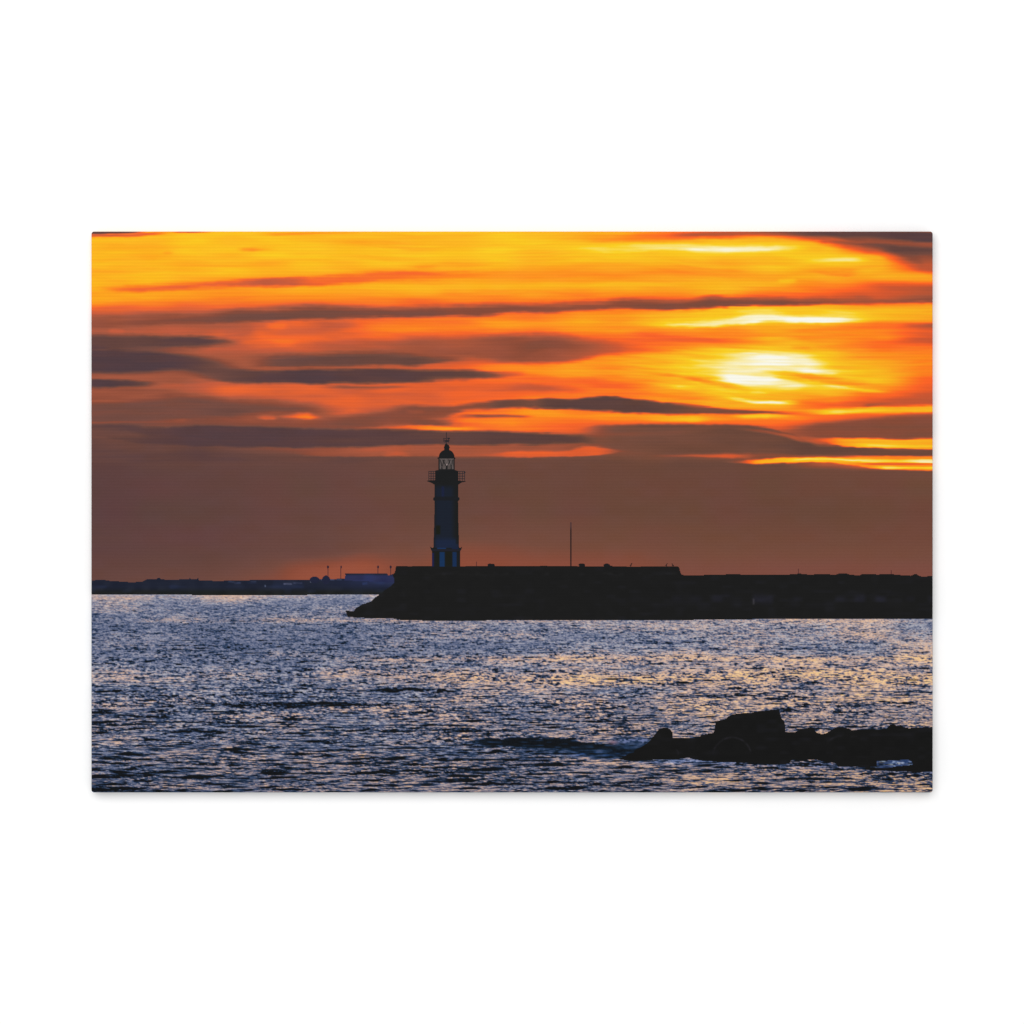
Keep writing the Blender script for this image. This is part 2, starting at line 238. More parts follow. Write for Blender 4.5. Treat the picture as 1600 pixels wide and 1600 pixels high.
 ([(1300,382,386,.66),(1340,385,390,.62),(1370,390,396,.63),(1395,398,408,.60),(1420,406,416,.54),(1450,422,425,.54)], 7, 6, .6),
 ([(120,358,366.5,.08),(170,358,366.5,.1),(200,360,365.5,.14),(235,361,363.5,.3)], 2, 1.5, 1),
 ([(120,367,371,.5),(180,366,370,.5),(215,365,370,.56),(250,363,367,.6),(280,362,365,.66)], 1.5, 1.5, .9),
 ([(262,360,363.5,.5),(300,360,363.5,.44),(335,360,363,.5)], 1.5, 1.2, .8),
 # red haze low over the coast, warm glow beside the tower
 ([(400,893,912,.22),(450,884,912,.34),(520,878,912,.38),(570,872,912,.38),(600,876,912,.35),(660,884,905,.28)], 16, 8, .8),
 ([(640,860,890,.26),(720,852,890,.34),(830,870,890,.31),(1060,880,900,.28)], 22, 12, .55),
]

def envelope(x, pts, k):
    xs = np.array([p[0] for p in pts], float); ys = np.array([p[k] for p in pts], float)
    # smooth (Catmull-like) interpolation
    i = np.clip(np.searchsorted(xs, x) - 1, 0, len(xs) - 2)
    m = np.gradient(ys, xs) if len(xs) > 2 else np.full(len(xs), (ys[1] - ys[0]) / (xs[1] - xs[0]))
    h = xs[i + 1] - xs[i]; t = np.clip((x - xs[i]) / h, 0, 1)
    return ((2*t**3 - 3*t**2 + 1) * ys[i] + (t**3 - 2*t**2 + t) * h * m[i] + (-2*t**3 + 3*t**2) * ys[i+1] + (t**3 - t**2) * h * m[i+1])

def sky_field(X, Y):
    """X row vector, Y column vector -> sRGB 0..255"""
    x = X[0]
    cx = sorted(COLS)
    y1 = Y[:, 0]
    prof = np.stack([np.interp(y1, [p[0] for p in COLS[c]], [p[1] for p in COLS[c]]) for c in cx], 1)
    k = np.ones(5) / 5.0
    prof = np.apply_along_axis(lambda v: np.convolve(np.pad(v, 2, mode='edge'), k, 'valid'), 0, prof)
    i = np.clip(np.searchsorted(cx, x) - 1, 0, len(cx) - 2)
    c = np.array(cx, float); t = np.clip((x - c[i]) / (c[i + 1] - c[i]), 0, 1)
    t = t * t * (3 - 2 * t)
    T = prof[:, i] * (1 - t) + prof[:, i + 1] * t
    warp = 1.5 * noise(X / 130, Y / 26, 3) + .8 * noise(X / 38, Y / 12, 4) + .35 * noise(X / 11, Y / 5, 5)
    for n, (pts, st, sb, al) in enumerate(STROKES):
        x0, x1 = pts[0][0], pts[-1][0]
        ylo = min(p[1] for p in pts) - 14 - 2 * st; yhi = max(p[2] for p in pts) + 14 + 2 * sb
        ci = np.where((x >= x0) & (x <= x1))[0]; ri = np.where((y1 >= ylo) & (y1 <= yhi))[0]
        if len(ci) == 0 or len(ri) == 0: continue
        cs = slice(ci[0], ci[-1] + 1); rs = slice(ri[0], ri[-1] + 1)
        xx = x[cs]; tp = envelope(xx, pts, 1); bt = envelope(xx, pts, 2); tn = np.interp(xx, [p[0] for p in pts], [p[3] for p in pts])
        thin = np.clip((bt - tp) / 8, .25, 1)
        yy = Y[rs] + warp[rs, cs] * thin
        yy = yy + .5 * noise(X[:, cs] / 9, Y[rs] / 4 + n * 7.3, 20 + n % 7) * thin
        yy = yy + (1.2 * noise(X[:, cs] / 48, Y[rs] / 2.1 + n * 3.1, 27) + 0.7 * noise(X[:, cs] / 20, Y[rs] / 1.6 + n, 28)) * np.clip((st + sb) / 8, .2, 1)
        stt = st * 1.05 + .4; sbb = sb * 1.05 + .4
        m = sst(tp - stt, tp + stt * .9, yy) * (1 - sst(bt - sbb * .9, bt + sbb, yy))
        pk = np.maximum(m.max(0), .55)[None, :]; m = m / pk * np.clip(pk * 1.15, 0, 1)
        fl = min(75, (x1 - x0) * .3)
        e = np.ones_like(xx)
        if x0 > 140: e = e * sst(x0, x0 + fl, xx)
        if x1 < 1460: e = e * (1 - sst(x1 - fl, x1, xx))
        m = m * al * e[None, :]
        T[rs, cs] = T[rs, cs] * (1 - m) + tn[None, :] * m
    # fibrous cirrus structure
    yw = Y + 7 * noise(X / 240, Y / 60, 8) + 2 * noise(X / 70, Y / 25, 9)
    f = .45 * noise(X / 120, yw / 7, 11) + .30 * noise(X / 60, yw / 3.6, 12) + .18 * noise(X / 26, yw / 2.4, 13) + .45 * noise(X / 60, yw / 13, 14)
    amp = .040 * sst(.2, .55, T) * (1 - .5 * sst(.93, 1, T)) + .014
    # curved veils fanning out under the sun
    ya = Y - 26 * np.sin((X - 1010) / 430 * 1.6) * sst(470, 600, Y)
    fan = np.exp(-((X - 1180) / 230) ** 2 - ((Y - 570) / 75) ** 2)
    T = T + fan * (.050 * noise(X / 95, ya / 4.5, 15) + .035 * noise(X / 50, ya / 2.4, 16)) * sst(.5, .65, T) * (1 - .8 * sst(.90, .965, T))
    amp = amp + .026 * (1 - sst(.2, .5, T))
    amp = amp * (1 - sst(712, 740, Y)) + .006 * sst(712, 740, Y)
    T = np.clip(T + f * amp, 0, 1)
    C = ramp(T, SKY)
    # the left keeps rosier oranges, the right deeper ones
    rosy = np.clip((820 - X) / 500, -.8, 1) * np.exp(-((T - .52) / .14) ** 2)
    C = C + rosy[..., None] * np.array([-10, 2, 7])
    brown = np.clip((X - 500) / 500, 0, 1) * (1 - sst(.15, .4, T)) * sst(430, 560, Y)
    C = C + brown[..., None] * np.array([4, 2, -4])
    C = C + (noise(X / 30, Y / 14, 30) * 1.6)[..., None] * np.array([0.2, .5, 1.2])
    C = C + (noise(X * .9, Y * .9, 31) * 1.2)[..., None]
    # banding of the thin violet haze low down
    low = sst(715, 760, Y) * (1 - sst(830, 900, Y))
    C = C + (low * noise(X / 60, Y / 40, 33))[..., None] * np.array([1.5, -1.0, .8])
    C = C + (sst(850, 900, Y) * np.clip((X - 700) / 500, 0, 1))[..., None] * np.array([-4, 0, 6])
    return C

BLUE = [(0, (22, 24, 27)), (.12, (24, 34, 47)), (.25, (38, 57, 86)), (.42, (80, 92, 123)), (.6, (127, 131, 154)), (.8, (176, 176, 186)), (1, (214, 212, 216))]
ROSE = [(0, (24, 25, 29)), (.12, (28, 34, 46)), (.25, (48, 58, 84)), (.42, (102, 103, 122)), (.6, (156, 140, 144)), (.8, (206, 174, 160)), (1, (234, 200, 176))]
GOLD = [(0, (26, 26, 30)), (.12, (34, 36, 48)), (.25, (60, 63, 86)), (.42, (124, 114, 122)), (.6, (186, 156, 140)), (.8, (234, 188, 144)), (1, (250, 212, 148))]

_SEA = {}
def sea_waves():
    """Waves seen at a grazing angle through a long lens: a height field is projected row by
    row and, where it is visible, its slope decides how bright the water reflects."""
    if _SEA: return _SEA
    rng = np.random.RandomState(7)
    F, H, yh = 7500., 7.5, 921.0
    x0, x1, y0, y1 = 118, 1483, 926.0, 1264.0
    xs = np.arange(x0, x1 + 1).astype(np.float32)
    sub = 6
    p = np.arange(y1 + 14, y0 - 3.5, -1.0 / sub).astype(np.float32)       # nominal row, near to far
    Z = (F * H / (p - yh)).astype(np.float32)
    Wx = ((xs - 800)[None, :] * Z[:, None] / F).astype(np.float32)
    Zc = np.repeat(Z[:, None], len(xs), 1)
    h = np.zeros_like(Wx); sz = np.zeros_like(Wx); sx = np.zeros_like(Wx)
    px = Z / F                                                       # metres per pixel across
    gust = (1 + .35 * noise(Wx / 2.6, Zc / 14., 201) + .3 * noise(Wx / .9, Zc / 5., 202)).astype(np.float32)
    N = 64
    for i in range(N):
        lam = .16 * (40. ** ((i + rng.rand()) / N))
        th = rng.normal(0, .62 if lam < 1.2 else .42)
        sl = (.031 if lam < .45 else .047 if lam < 2.6 else .024) * rng.uniform(.7, 1.3)
        k = 2 * math.pi / lam; kx, kz = k * math.sin(th), k * math.cos(th)
        att = np.clip((lam / px - 1.6) / 3.0, 0, 1)[:, None].astype(np.float32)
        g = gust if lam < 1.0 else 1.0
        ph = (kx * Wx + kz * Zc + rng.rand() * 6.283).astype(np.float32)
        c, s_ = np.cos(ph), np.sin(ph)
        h += (sl / k) * att * g * c
        sz -= sl * math.cos(th) * att * g * s_
        sx -= sl * math.sin(th) * att * g * s_
    P = yh + F * (H - h) / Zc
    M = np.minimum.accumulate(P, 0)
    rows = np.arange(y0, y1, .25)
    E = np.empty((len(rows), len(xs)), np.float32); A = np.empty_like(E)
    for j in range(len(xs)):
        k = np.searchsorted(-M[:, j], -rows[::-1], 'left')[::-1]
        k = np.clip(k, 0, len(p) - 1)
        E[:, j] = sz[k, j]; A[:, j] = sx[k, j]
    _SEA.update(E=E, A=A, x0=x0, y0=y0, step=.25)
    return _SEA

def sample(img, X, Y, x0, y0, step=1.0):
    fx = np.clip((X - x0) + 0 * Y, 0, img.shape[1] - 1.001); fy = np.clip((Y - y0) / step + 0 * X, 0, img.shape[0] - 1.001)
    ix = fx.astype(int); iy = fy.astype(int); fx = fx - ix; fy = fy - iy
    return (img[iy, ix] * (1 - fx) + img[iy, ix + 1] * fx) * (1 - fy) + (img[iy + 1, ix] * (1 - fx) + img[iy + 1, ix + 1] * fx) * fy

def sea_field(X, Y):
    Yc = np.maximum(Y, 926.)
    near = sst(930, 1110, Yc)
    loc = np.interp(Yc, [926, 950, 1000, 1060, 1120, 1180, 1240], [.55, .8, 1.05, 1.45, 1.9, 2.35, 2.8])
    sw = sea_waves()
    e = np.maximum(sw['E'], 0) + .30 * np.abs(sw['A'])
    tone = np.interp(e, [0, .03, .07, .13, .21, .31, .44], [.80, .72, .58, .41, .25, .11, .02])
    n2 = noise(X / 7, Y / 2.5, 51); n5 = noise(X / 90, Y / 14, 54)
    b = 0
    for o in (-.375, -.125, .125, .375): b = b + sample(tone, X, Y + o, sw['x0'], sw['y0'], sw['step']) / 4
    az = sample(sw['A'], X, Y, sw['x0'], sw['y0'], sw['step'])
    grain = noise(X / 2.6, Y / .95, 210)
    b = (.445 + .030 * near) + (b - .47) * (.95 + .30 * near) + .05 * n5 + (.11 - .09 * near) * grain + .05 * n2
    # bluer, darker belt and paler far belt
    b = b + .04 * np.exp(-((Yc - 930) / 9) ** 2) + .06 * np.exp(-((Yc - 972) / 10) ** 2) * sst(600, 900, X)
    b = b - .10 * np.exp(-((Yc - 1015) / 26) ** 2) * (1 - sst(500, 900, X)) + .05 * sst(600, 1300, X)
    # placed features: long wave faces
    WV = [(440,1101,160,6,.6,60),(505,1099,70,3.4,.8,60),(575,1101.5,45,2.8,.8,0),(600,1078,100,4,.6,0),(420,1085,60,4,.6,0),(570,1043,55,4,.5,0),(470,1048,25,3,.7,0),
          (640,1078,40,4,.7,0),(700,1083,30,4,.7,0),(250,1088,45,3.5,.6,0),(180,1066,40,2.6,.6,0),(160,1112,24,5,.8,0),(230,1119,60,3,.6,0),(160,1129,24,3,.8,0),(210,1138,36,4,.6,0),
          (300,1142,30,4,.8,0),(385,1135,40,4,.7,0),(360,1115,20,3,.7,0),(385,1160,22,4,.8,0),(250,1171,22,3,.7,0),(290,1164,40,2.5,.7,0),(240,1208,50,3,.8,0),(185,1213,40,5,.8,0),(312,1215,24,6,.8,0),(380,1177,40,4,.7,0),
          (160,1234,36,6,.8,0),(245,1237,60,5,.8,0),(432,1207,26,6,.8,0),(720,1141,50,5,.8,0),(790,1141,35,4,.8,0),(940,1128,25,4,.6,0),(970,1136,22,5,.6,0),
          (845,1100,40,3,.6,0),(735,1204,45,4,.7,0),(830,1187,35,5,.7,0),(780,1192,30,5,.4,0),(1060,1069,40,4,.6,0),(1085,1088,50,4,.7,0),(1125,1088,30,4,.6,0),(1040,1004,80,3,.4,0),(1110,1014,25,3,.6,0),(1240,1014,35,3,.6,0),
          (1090,1034,50,2.5,.5,0),(1260,1045,35,2.5,.6,0),(1200,1052,25,3,.7,0),(1430,1044,30,3,.7,0),(1345,1101,28,4,.6,0),(1310,1098,40,3,.6,0),(1420,1081,25,2.5,.6,0),(1230,1090,30,4,.5,0),(1262,1076,30,4,.5,0),(1225,1111,28,5,.8,0),
          (1330,1231,55,5,.6,0),(1370,1217,25,4,.6,0),(1240,1233,25,4,.7,0),(990,1222,40,3,.7,0),(1140,1233,35,3,.7,0),(1060,1207,30,4,.5,0)]
    wy = 1.5 * noise(X / 22, Y / 12, 70)
    for (cx, cy, hw, hh, st, _) in WV:
        q = ((X - cx) / hw) ** 2 + ((Y + wy - cy) / (hh * .78)) ** 2 * (1 + .8 * np.abs(X - cx) / hw)
        b = b - st * np.exp(-q * q * 1.1) * (.50 + .10 * n2)
    # breaking wave in front of the rocks
    top = np.interp(X, [690,735,760,785,800,830,850,890,930,960,985,1010], [1163,1158,1152,1157,1153,1150.5,1153.5,1155,1162,1163,1170,1178])
    bot = np.interp(X, [690,735,800,880,930,1010], [1164,1163,1167,1172,1184,1186])
    yy = Y + 1.6 * noise(X / 13, Y / 5, 71) + .8 * noise(X / 5, Y / 3, 75)
    wm = sst(top - 1.2, top + 1.2, yy) * (1 - sst(bot - 2, bot + 4, yy)) * sst(705, 770, X) * (1 - sst(1000, 1030, X))
    b = b * (1 - wm * .95) + wm * (.02 + .30 * np.clip(noise(X / 13, Y / 2.6, 72) - .25, 0, 1) + .22 * sst(1166, 1176, Y) * np.clip(noise(X / 9, Y / 2.0, 74) + .2, 0, 1))
    fo = np.exp(-((X - 900) / 80) ** 2 - ((Y - 1176) / 6) ** 2); b = b * (1 - .5 * fo) + fo * .5 * (.2 + .2 * n2)
    swash = np.exp(-((X - 925) / 45) ** 2 - ((Y - 1178.5) / 3.0) ** 2)
    # calm dark blue shelf behind the left rock and its spray
    sp = sst(948, 975, X) * (1 - sst(1008, 1022, X)) * sst(1150, 1156, Y + 2 * noise(X / 8, Y / 5, 73)) * (1 - sst(1168, 1174, Y))
    b = b * (1 - .8 * sp) + sp * .8 * (.25 + .12 * n2)
    # shadow water just under rocks
    un = sst(975, 1010, X) * np.exp(-((Y - np.interp(X, [970,1090,1230,1300,1400,1457],[1188,1190,1195,1196,1204,1208])) / 5) ** 2)
    b = b - .12 * un * (X > 1080)
    # warmth
    band = lambda y, h, a: a * np.exp(-((Yc - y) / h) ** 2)
    wrm = .12 + .22 * sst(300, 1300, X) * sst(935, 1000, Yc) + band(932, 6, .22) + band(970, 4, .22) + band(1029, 5, .35) * sst(440, 700, X) + band(1060, 12, .48) * (.3 + .7 * sst(200, 900, X)) + band(1100, 16, .22) + band(1130, 22, .12)
    wrm += .11 * sst(1000, 1300, X) * sst(1020, 1050, Yc) + .12 * sst(1120, 1220, Yc) + .16 * sst(1150, 1220, Yc) * sst(850, 1300, X) + band(1216, 14, .12)
    wrm += .22 * n5 + .16 * noise(X / (14 * loc), Y / (3.6 * loc), 80) + .10 * noise(X / (5 * loc), Y / (1.8 * loc), 81) + 1.0 * az
    wrm = wrm - .05 + .10 * sst(1090, 1200, Yc)
    b = b - .03 * sst(936, 950, Yc) * (1 - sst(1000, 1040, Yc)) * (1 - sst(700, 1100, X))
    wrm -= .12 * np.exp(-((Yc - 1000) / 28) ** 2) * (1 - sst(800, 1200, X))
    wrm = wrm - 1.0 * np.maximum(sp, fo * .8) - .35 * un - .9 * wm
    b = np.clip(b + .12 * (wrm - .4) * sst(.3, .6, b), 0, 1)
    b = np.clip(.5 + (b - .5) * 1.05, 0, 1)
    B, R, G = ramp(b, BLUE), ramp(b, ROSE), ramp(b, GOLD)
    w1 = (sst(.05, .55, wrm) * sst(.12, .5, b))[..., None]; w2 = (sst(.42, .95, wrm) * sst(.35, .68, b))[..., None]
    C = B * (1 - w1) + R * w1; C = C * (1 - w2) + G * w2
    pool = sst(1340, 1350, X) * (1 - sst(1428, 1436, X)) * sst(1184, 1187, Y) * (1 - sst(1200, 1203, Y))
    C = C * (1 - pool[..., None] * .8) + pool[..., None] * .8 * (np.array([44, 66, 112.]) + (sst(.2, .9, noise(X / 6, Y / 1.8, 95) + .4 * noise(X / 2.5, Y / 1.2, 96)))[..., None] * np.array([110, 110, 100.]) - (sst(.0, .6, noise(X / 9, Y / 2.2, 97)))[..., None] * np.array([24, 36, 66.]))
    C = C + (swash * (.4 + .6 * n2))[..., None] * np.array([5, 25, 60]) + (np.maximum(un - .2, 0) * sst(.3, .6, b))[..., None] * np.array([-10, 5, 30])
    # bright spray at the rock
    spr = sp * sst(.1, .7, noise(X / 3.1, Y / 1.9, 90) + .6 * noise((X + Y) / 8, Y / 4.3, 91)) * (1 - sst(1158, 1166, Y))
    C = C * (1 - .75 * spr[..., None]) + .75 * spr[..., None] * np.array([130, 140, 185])
    ruby = np.exp(-((X - 958) / 7) ** 2 - ((Y - 1160) / 3.2) ** 2)[..., None]
    C = C * (1 - .6 * ruby) + .6 * ruby * np.array([150, 105, 115])
    C = C + (noise(X * .8, Y * .8, 92) * 4)[..., None]
    return np.clip(C, 14, 255)

def dark_field(X, Y, base=(30, 30, 30), amp=1.5, tint=(0, 0, 0), seed=100):
    C = np.zeros(np.broadcast(X, Y).shape + (3,)) + np.array(base, float)
    C += (noise(X / 12, Y / 8, seed) * amp)[..., None] + np.clip(noise(X / 18, Y / 7, seed + 1) - .35, 0, 1)[..., None] * np.array(tint, float)
    return C

def in_poly(X, Y, poly):
    m = np.zeros(np.broadcast(X, Y).shape, bool)
    n = len(poly)
    for i in range(n):
        x0, y0 = poly[i]; x1, y1 = poly[(i + 1) % n]
        if y0 == y1: continue
        c = ((y0 > Y) != (y1 > Y)) & (X < (x1 - x0) * (Y - y0) / (y1 - y0) + x0)
        m ^= c
    return m

def rect(x0, y0, x1, y1): return [(x0, y0), (x1, y0), (x1, y1), (x0, y1)]
def disc(cx, cy, rx, ry, n=20): return [(cx + rx * math.cos(2 * math.pi * k / n), cy + ry * math.sin(2 * math.pi * k / n)) for k in range(n)]
def line(x0, y0, x1, y1, wd):
    dx, dy = x1 - x0, y1 - y0; l = math.hypot(dx, dy); nx, ny = -dy / l * wd / 2, dx / l * wd / 2
    return [(x0 + nx, y0 + ny), (x1 + nx, y1 + ny), (x1 - nx, y1 - ny), (x0 - nx, y0 - ny)]

B_, D_ = 100, 1500
COAST = [(B_,929.3),(B_,908),(143,907),(160,905.5),(168,907),(175,908),(197,909),(205,910.5),(212,909.5),(222,909),(228,906),(231,905),(244,905),(246,903.5),(249,903),(252,905),(262,906),(280,905.5),
         (290,904.5),(296,905),(296.5,903),(298,905),(308,905.5),(309,902),(310.5,905.5),(312,907),(330,907.5),(331,906),(332,908),(350,907.5),(360,906.8),(380,907),(400,906),(430,905.8),(484,906),
         (540,904),(605,900),(613,897),(640,900),(640,929.3),(400,929.6)]
WALL_MAIN = [(540,954),(546,954.5),(553,955),(555,951),(560,948),(566,944),(572,942.5),(575,941),(580,940),(583,936),(590,931),(595,928),(603,921),(611,915.5),(616,910),(616.5,905),(614.5,901),(614,897),(617,895),(618,889),(619,884.5),
    (640,884.8),(665,884.5),(700,885),(744,884.6),(800,884.6),(850,884.2),(925,885),(990,885.3),(1058,885),(1061,886),(1064,897),(1067,898),(1069,899.5),(1069,969),(960,969),(830,968.6),(760,969.5),(690,970),(660,969.5),(625,968.5),(615,966.5),(560,965.3),(543,963.5)]
WALL_LOW = [(1069,899.5),(1085,899),(1100,898.5),(1115,898.5),(1134,897.5),(1150,896.5),(1165,898.5),(1184,897.7),(1200,898),(1233,898),(1236,897),(1250,896.3),(1265,898),(1284,896.6),(1305,898),(1312,896),(1323,896.3),(1328,897.8),(1342,899.2),(1347,897.3),(1365,897),(1372,897.8),(1380,896.8),(1392,896.6),(1400,898),(1423,899.6),(1427,898),(1431,896.5),(1437,900),(1441,901),(1457,900),(D_,900),(D_,966.5),(1457,966.6),(1250,967),(1100,968),(1069,969)]
ROCK_A = [(966,1186),(975,1182),(984,1177),(990,1176),(993,1171),(1000,1168),(1012,1161),(1018,1154),(1022,1149),(1027,1143),(1030,1139),(1036,1137.2),(1043,1137),(1048,1140),(1051,1145),(1051.5,1153),(1060,1153),(1062,1187),(1030,1187),(1000,1188.5),(975,1187.5)]
ROCK_B = [(1058,1153),(1075,1152.5),(1091,1153.5),(1096,1149),(1101,1147.5),(1106,1146.5),(1117,1145),(1126,1150),(1126,1190),(1100,1189),(1088,1187),(1076,1184),(1058,1186)]
ROCK_C = [(1122,1190),(1112,1150),(1115,1145),(1117,1137),(1119,1127),(1127,1125),(1134,1123.5),(1139,1119),(1144,1116.5),(1150,1115.2),(1175,1113.5),(1180,1112),(1200,1110),(1207,1109),(1217,1109),(1219,1114),(1221,1122),(1225,1126),(1227,1134),(1227.5,1144),(1231,1150),(1233,1193),(1210,1195.5),(1188,1193),(1170,1190.5)]
ROCK_BOULDER = [(1108,1188),(1113,1178),(1119,1168),(1127,1159),(1136,1154),(1148,1152),(1158,1154),(1166,1161),(1171,1169),(1174,1180),(1175,1192),(1150,1191.5),(1125,1191.5)]
ROCK_D = [(1225,1144),(1235,1144),(1243,1143.5),(1249,1140.5),(1257,1138.5),(1264,1137),(1271,1137),(1273,1140),(1276,1145),(1284,1147),(1295,1150),(1300,1190),(1290,1190.5),(1278,1187.5),(1240,1187),(1236,1188),(1233,1193),(1228,1190)]
ROCK_E = [(1282,1147.5),(1290,1146),(1297,1142),(1303,1138),(1308,1136.3),(1318,1136.5),(1326,1138),(1331,1141.2),(1345,1140),(1360,1139.5),(1370,1142),(1370,1197.5),(1347,1199),(1335,1198),(1309,1197.5),(1306,1193),(1296,1190)]
ROCK_F = [(1358,1139.7),(1372,1140.5),(1384,1140.5),(1387,1136),(1392,1131.7),(1399,1132.5),(1401,1134),(1408,1133.3),(1412,1136),(1420,1137.7),(1440,1136.5),(D_,1137.5),(D_,1206),(1457,1206),(1440,1206),(1430,1204),(1427,1198),(1425,1190),(1418,1186.5),(1400,1188),(1360,1189.5),(1358,1192)]
ROCK_G = [(1349,1202),(1354,1197.5),(1360,1198.5),(1372,1200),(1384,1200.5),(1400,1197.5),(1415,1196),(1428,1195),(1440,1198),(1440,1207),(1426,1206.5),(1412,1205),(1380,1204),(1360,1203.5)]
#PAINT-END
# ---- motif table: (part, sub-part or None, list of polygons, colour function key)
#MOTIF-BEGIN
LH = 698.0
def lighthouse():
    L = []
    L.append(('tower', [[(679.2,757),(716,757),(716,777),(718,777.5),(718,781),(715.7,783),(716.3,820),(717.3,856),(677.2,856),(678.4,820),(679.2,783),(676.8,781),(676.8,777.5),(679.2,777)]]))
    L.append(('plinth', [[(672,854),(675,856),(719.5,856),(722.3,854),(720.5,859),(719,861.5),(719,885.4),(675,885.4),(675,861.5),(673.5,859)]]))
    L.append(('gallery_deck', [[(667,751),(680,750.2),(680,735.3),(684.5,734.5),(711.5,734.5),(716,736),(716,751),(728,751.8),(727,753),(722,753.5),(716,757.3),(679.2,757.3),(673,754),(668,752.3)]]))
    bars = []
    for x0, x1 in ((669.8, 680.5), (715, 726.2)):
        for yy in (736.6, 740.2, 744.0, 747.8): bars.append(rect(x0, yy - .5, x1, yy + .5))
        n = 4
        for k in range(n): xx = x0 + (x1 - x0) * k / (n - 1); bars.append(rect(xx - .5, 736, xx + .5, 751.2))
    bars.append(disc(726, 738, 1.4, 1.2))
    L.append(('railing', bars[:8]))
    L.append(('railing', bars[8:]))
    g = [rect(684.8,717,687,735), rect(708.6,717,710.6,735), rect(684.8,733.2,710.6,735)]
    g += [line(688,718,691.5,734,1.1), line(694.5,718,689,734,1.1), line(691.8,718,698,731,1.2), line(703.8,718,697.5,731,1.2), line(701,718,706.5,734,1.1), line(707.6,718,704,734,1.1), rect(696.3,727.5,699.3,734)]
    L.append(('lantern_bars', g))
    L.append(('lamp', [disc(698.6, 726, 1.6, 1.3)]))
    L.append(('lantern_glass', [rect(686, 716.5, 709.5, 734)]))
    dome = [(683.6,715),(685.5,714.6),(686,711),(687.5,708),(690,705),(693,703.4),(703,703.4),(706,705),(708.3,708),(710,711.5),(710.3,714.8),(711.6,715),(711.4,717),(709.5,718),(686.5,718),(683.6,716.6)]
    L.append(('dome', [dome]))
    L.append(('finial', [[(694,703.6),(694,700),(693.2,698.5),(694.5,697.5),(695,694.5),(697.2,692.5),(699,694.4),(701.5,695.5),(702,697.6),(703.3,699),(702.2,700.2),(702.2,703.6)]]))
    L.append(('weather_vane', [rect(696.9,675.5,697.8,693), rect(693,687.6,702.6,688.6), rect(699.2,684,702.8,686), rect(692.6,684.6,698,685.3), rect(694.6, 690, 696, 691.6), rect(693.2, 686, 694.2, 690.5), rect(700.6, 686, 701.6, 691.5), rect(695.4, 688.4, 700.4, 690.6)]))
    return L

def lh_colour(sub, X, Y):
    C = dark_field(X, Y, (31, 32, 33), .8, (0, 0, 0), 140)
    def patch(x0, y0, x1, y1, col, soft=1.0, al=1.0):
        nonlocal C
        m = (sst(x0 - soft, x0 + soft, X) * (1 - sst(x1 - soft, x1 + soft, X)) * sst(y0 - soft, y0 + soft, Y) * (1 - sst(y1 - soft, y1 + soft, Y)) * al)[..., None]
        C = C * (1 - m) + m * np.array(col, float)
    if sub == 'tower':
        patch(680, 760, 708, 856, (30, 36, 49), 5, .85); patch(680, 842, 717, 858, (31, 41, 66), 5, .8)
        patch(690, 760, 694, 780, (30, 36, 62), 1.5, .9); patch(670, 776, 724, 782, (30, 32, 36), 1.5, .9)
        patch(681, 821, 688, 835, (30, 32, 26), 1.5, 1); patch(712.5, 783, 720, 850, (30, 31, 31), 2, .8)
    elif sub == 'plinth':
        patch(683, 854.5, 697, 857.6, (30, 54, 98), 1, 1); patch(706, 854.5, 716, 857.6, (28, 40, 78), 1, .8)
        patch(673, 858.5, 722, 860.8, (36, 36, 46), .8, .9)
        patch(686.8, 862.5, 694.8, 885.6, (27, 51, 86), 1, 1); patch(707, 862.5, 713.5, 885.6, (28, 47, 80), 1, 1)
        patch(675, 864, 678, 885.5, (32, 36, 74), .8, .9)
        patch(696.5, 862, 706, 884, (31, 32, 27), .8, 1); patch(681, 862, 686, 884, (31, 32, 27), .8, 1)
    elif sub == 'lantern_glass':
        C[...] = (90, 82, 80); C += (noise(X / 2, Y / 3, 150) * 12)[..., None]
    elif sub == 'lamp':
        C[...] = (150, 134, 132)
    elif sub in ('railing', 'weather_vane'):
        C[...] = (44, 42, 46)
    elif sub == 'lantern_bars':
        C[...] = (36, 35, 36)
    return C

def mast(x, foot):
    return [rect(x - .5, 886, x + .5, foot), disc(x, 886, 1.5, 2.4, 12)]

def bird(x, y, flip=1):
    f = flip
    body = [(x - 2.0*f, y + 1.6), (x - .8*f, y + .2), (x + .4*f, y - .9), (x + 1.0*f, y - 2.4), (x + 1.9*f, y - 2.6), (x + 2.2*f, y - 2.0), (x + 1.6*f, y - 1.2), (x + 1.1*f, y + .9), (x + .2*f, y + 1.6)]
    return [body, rect(x - .1, y + 1.2, x + .7, y + 3.2)]
#MOTIF-END

# ================================================================ THE PRINT AS REAL GEOMETRY
# One stretched sheet, wrapped round the bars with a soft edge.  Its faces are shared out between the
# printed motifs, so every motif is a mesh of its own and the sheet stays flush.
PX0, PX1, PY0, PY1 = 142.6, 1457.6, 361.6, 1238.3
RB = 2.2                       # radius of the folded edge
RC = 4.0                       # radius of the corner outline
SIDE = DEPTH / S

def axis(lo, hi, fine):
    a = [lo - v for v in (SIDE + .5, SIDE * .66, SIDE * .33, 4.5)]
    a += list(np.arange(lo - 2.5, lo + 7, .5)) + list(np.arange(math.ceil(lo + 7), math.floor(hi - 7) + .5, 1.0)) + list(np.arange(hi - 6.5, hi + 3, .5))
    a += [hi + v for v in (4.5, SIDE * .33, SIDE * .66, SIDE + .5)]
    for f0, f1 in fine: a += list(np.arange(f0, f1, .5))
    a = np.array(sorted(a)); keep = np.r_[True, np.diff(a) > .2]
    return a[keep]

gx = axis(PX0, PX1, [(664, 732)]); gy = axis(PY0, PY1, [(672, 890)])

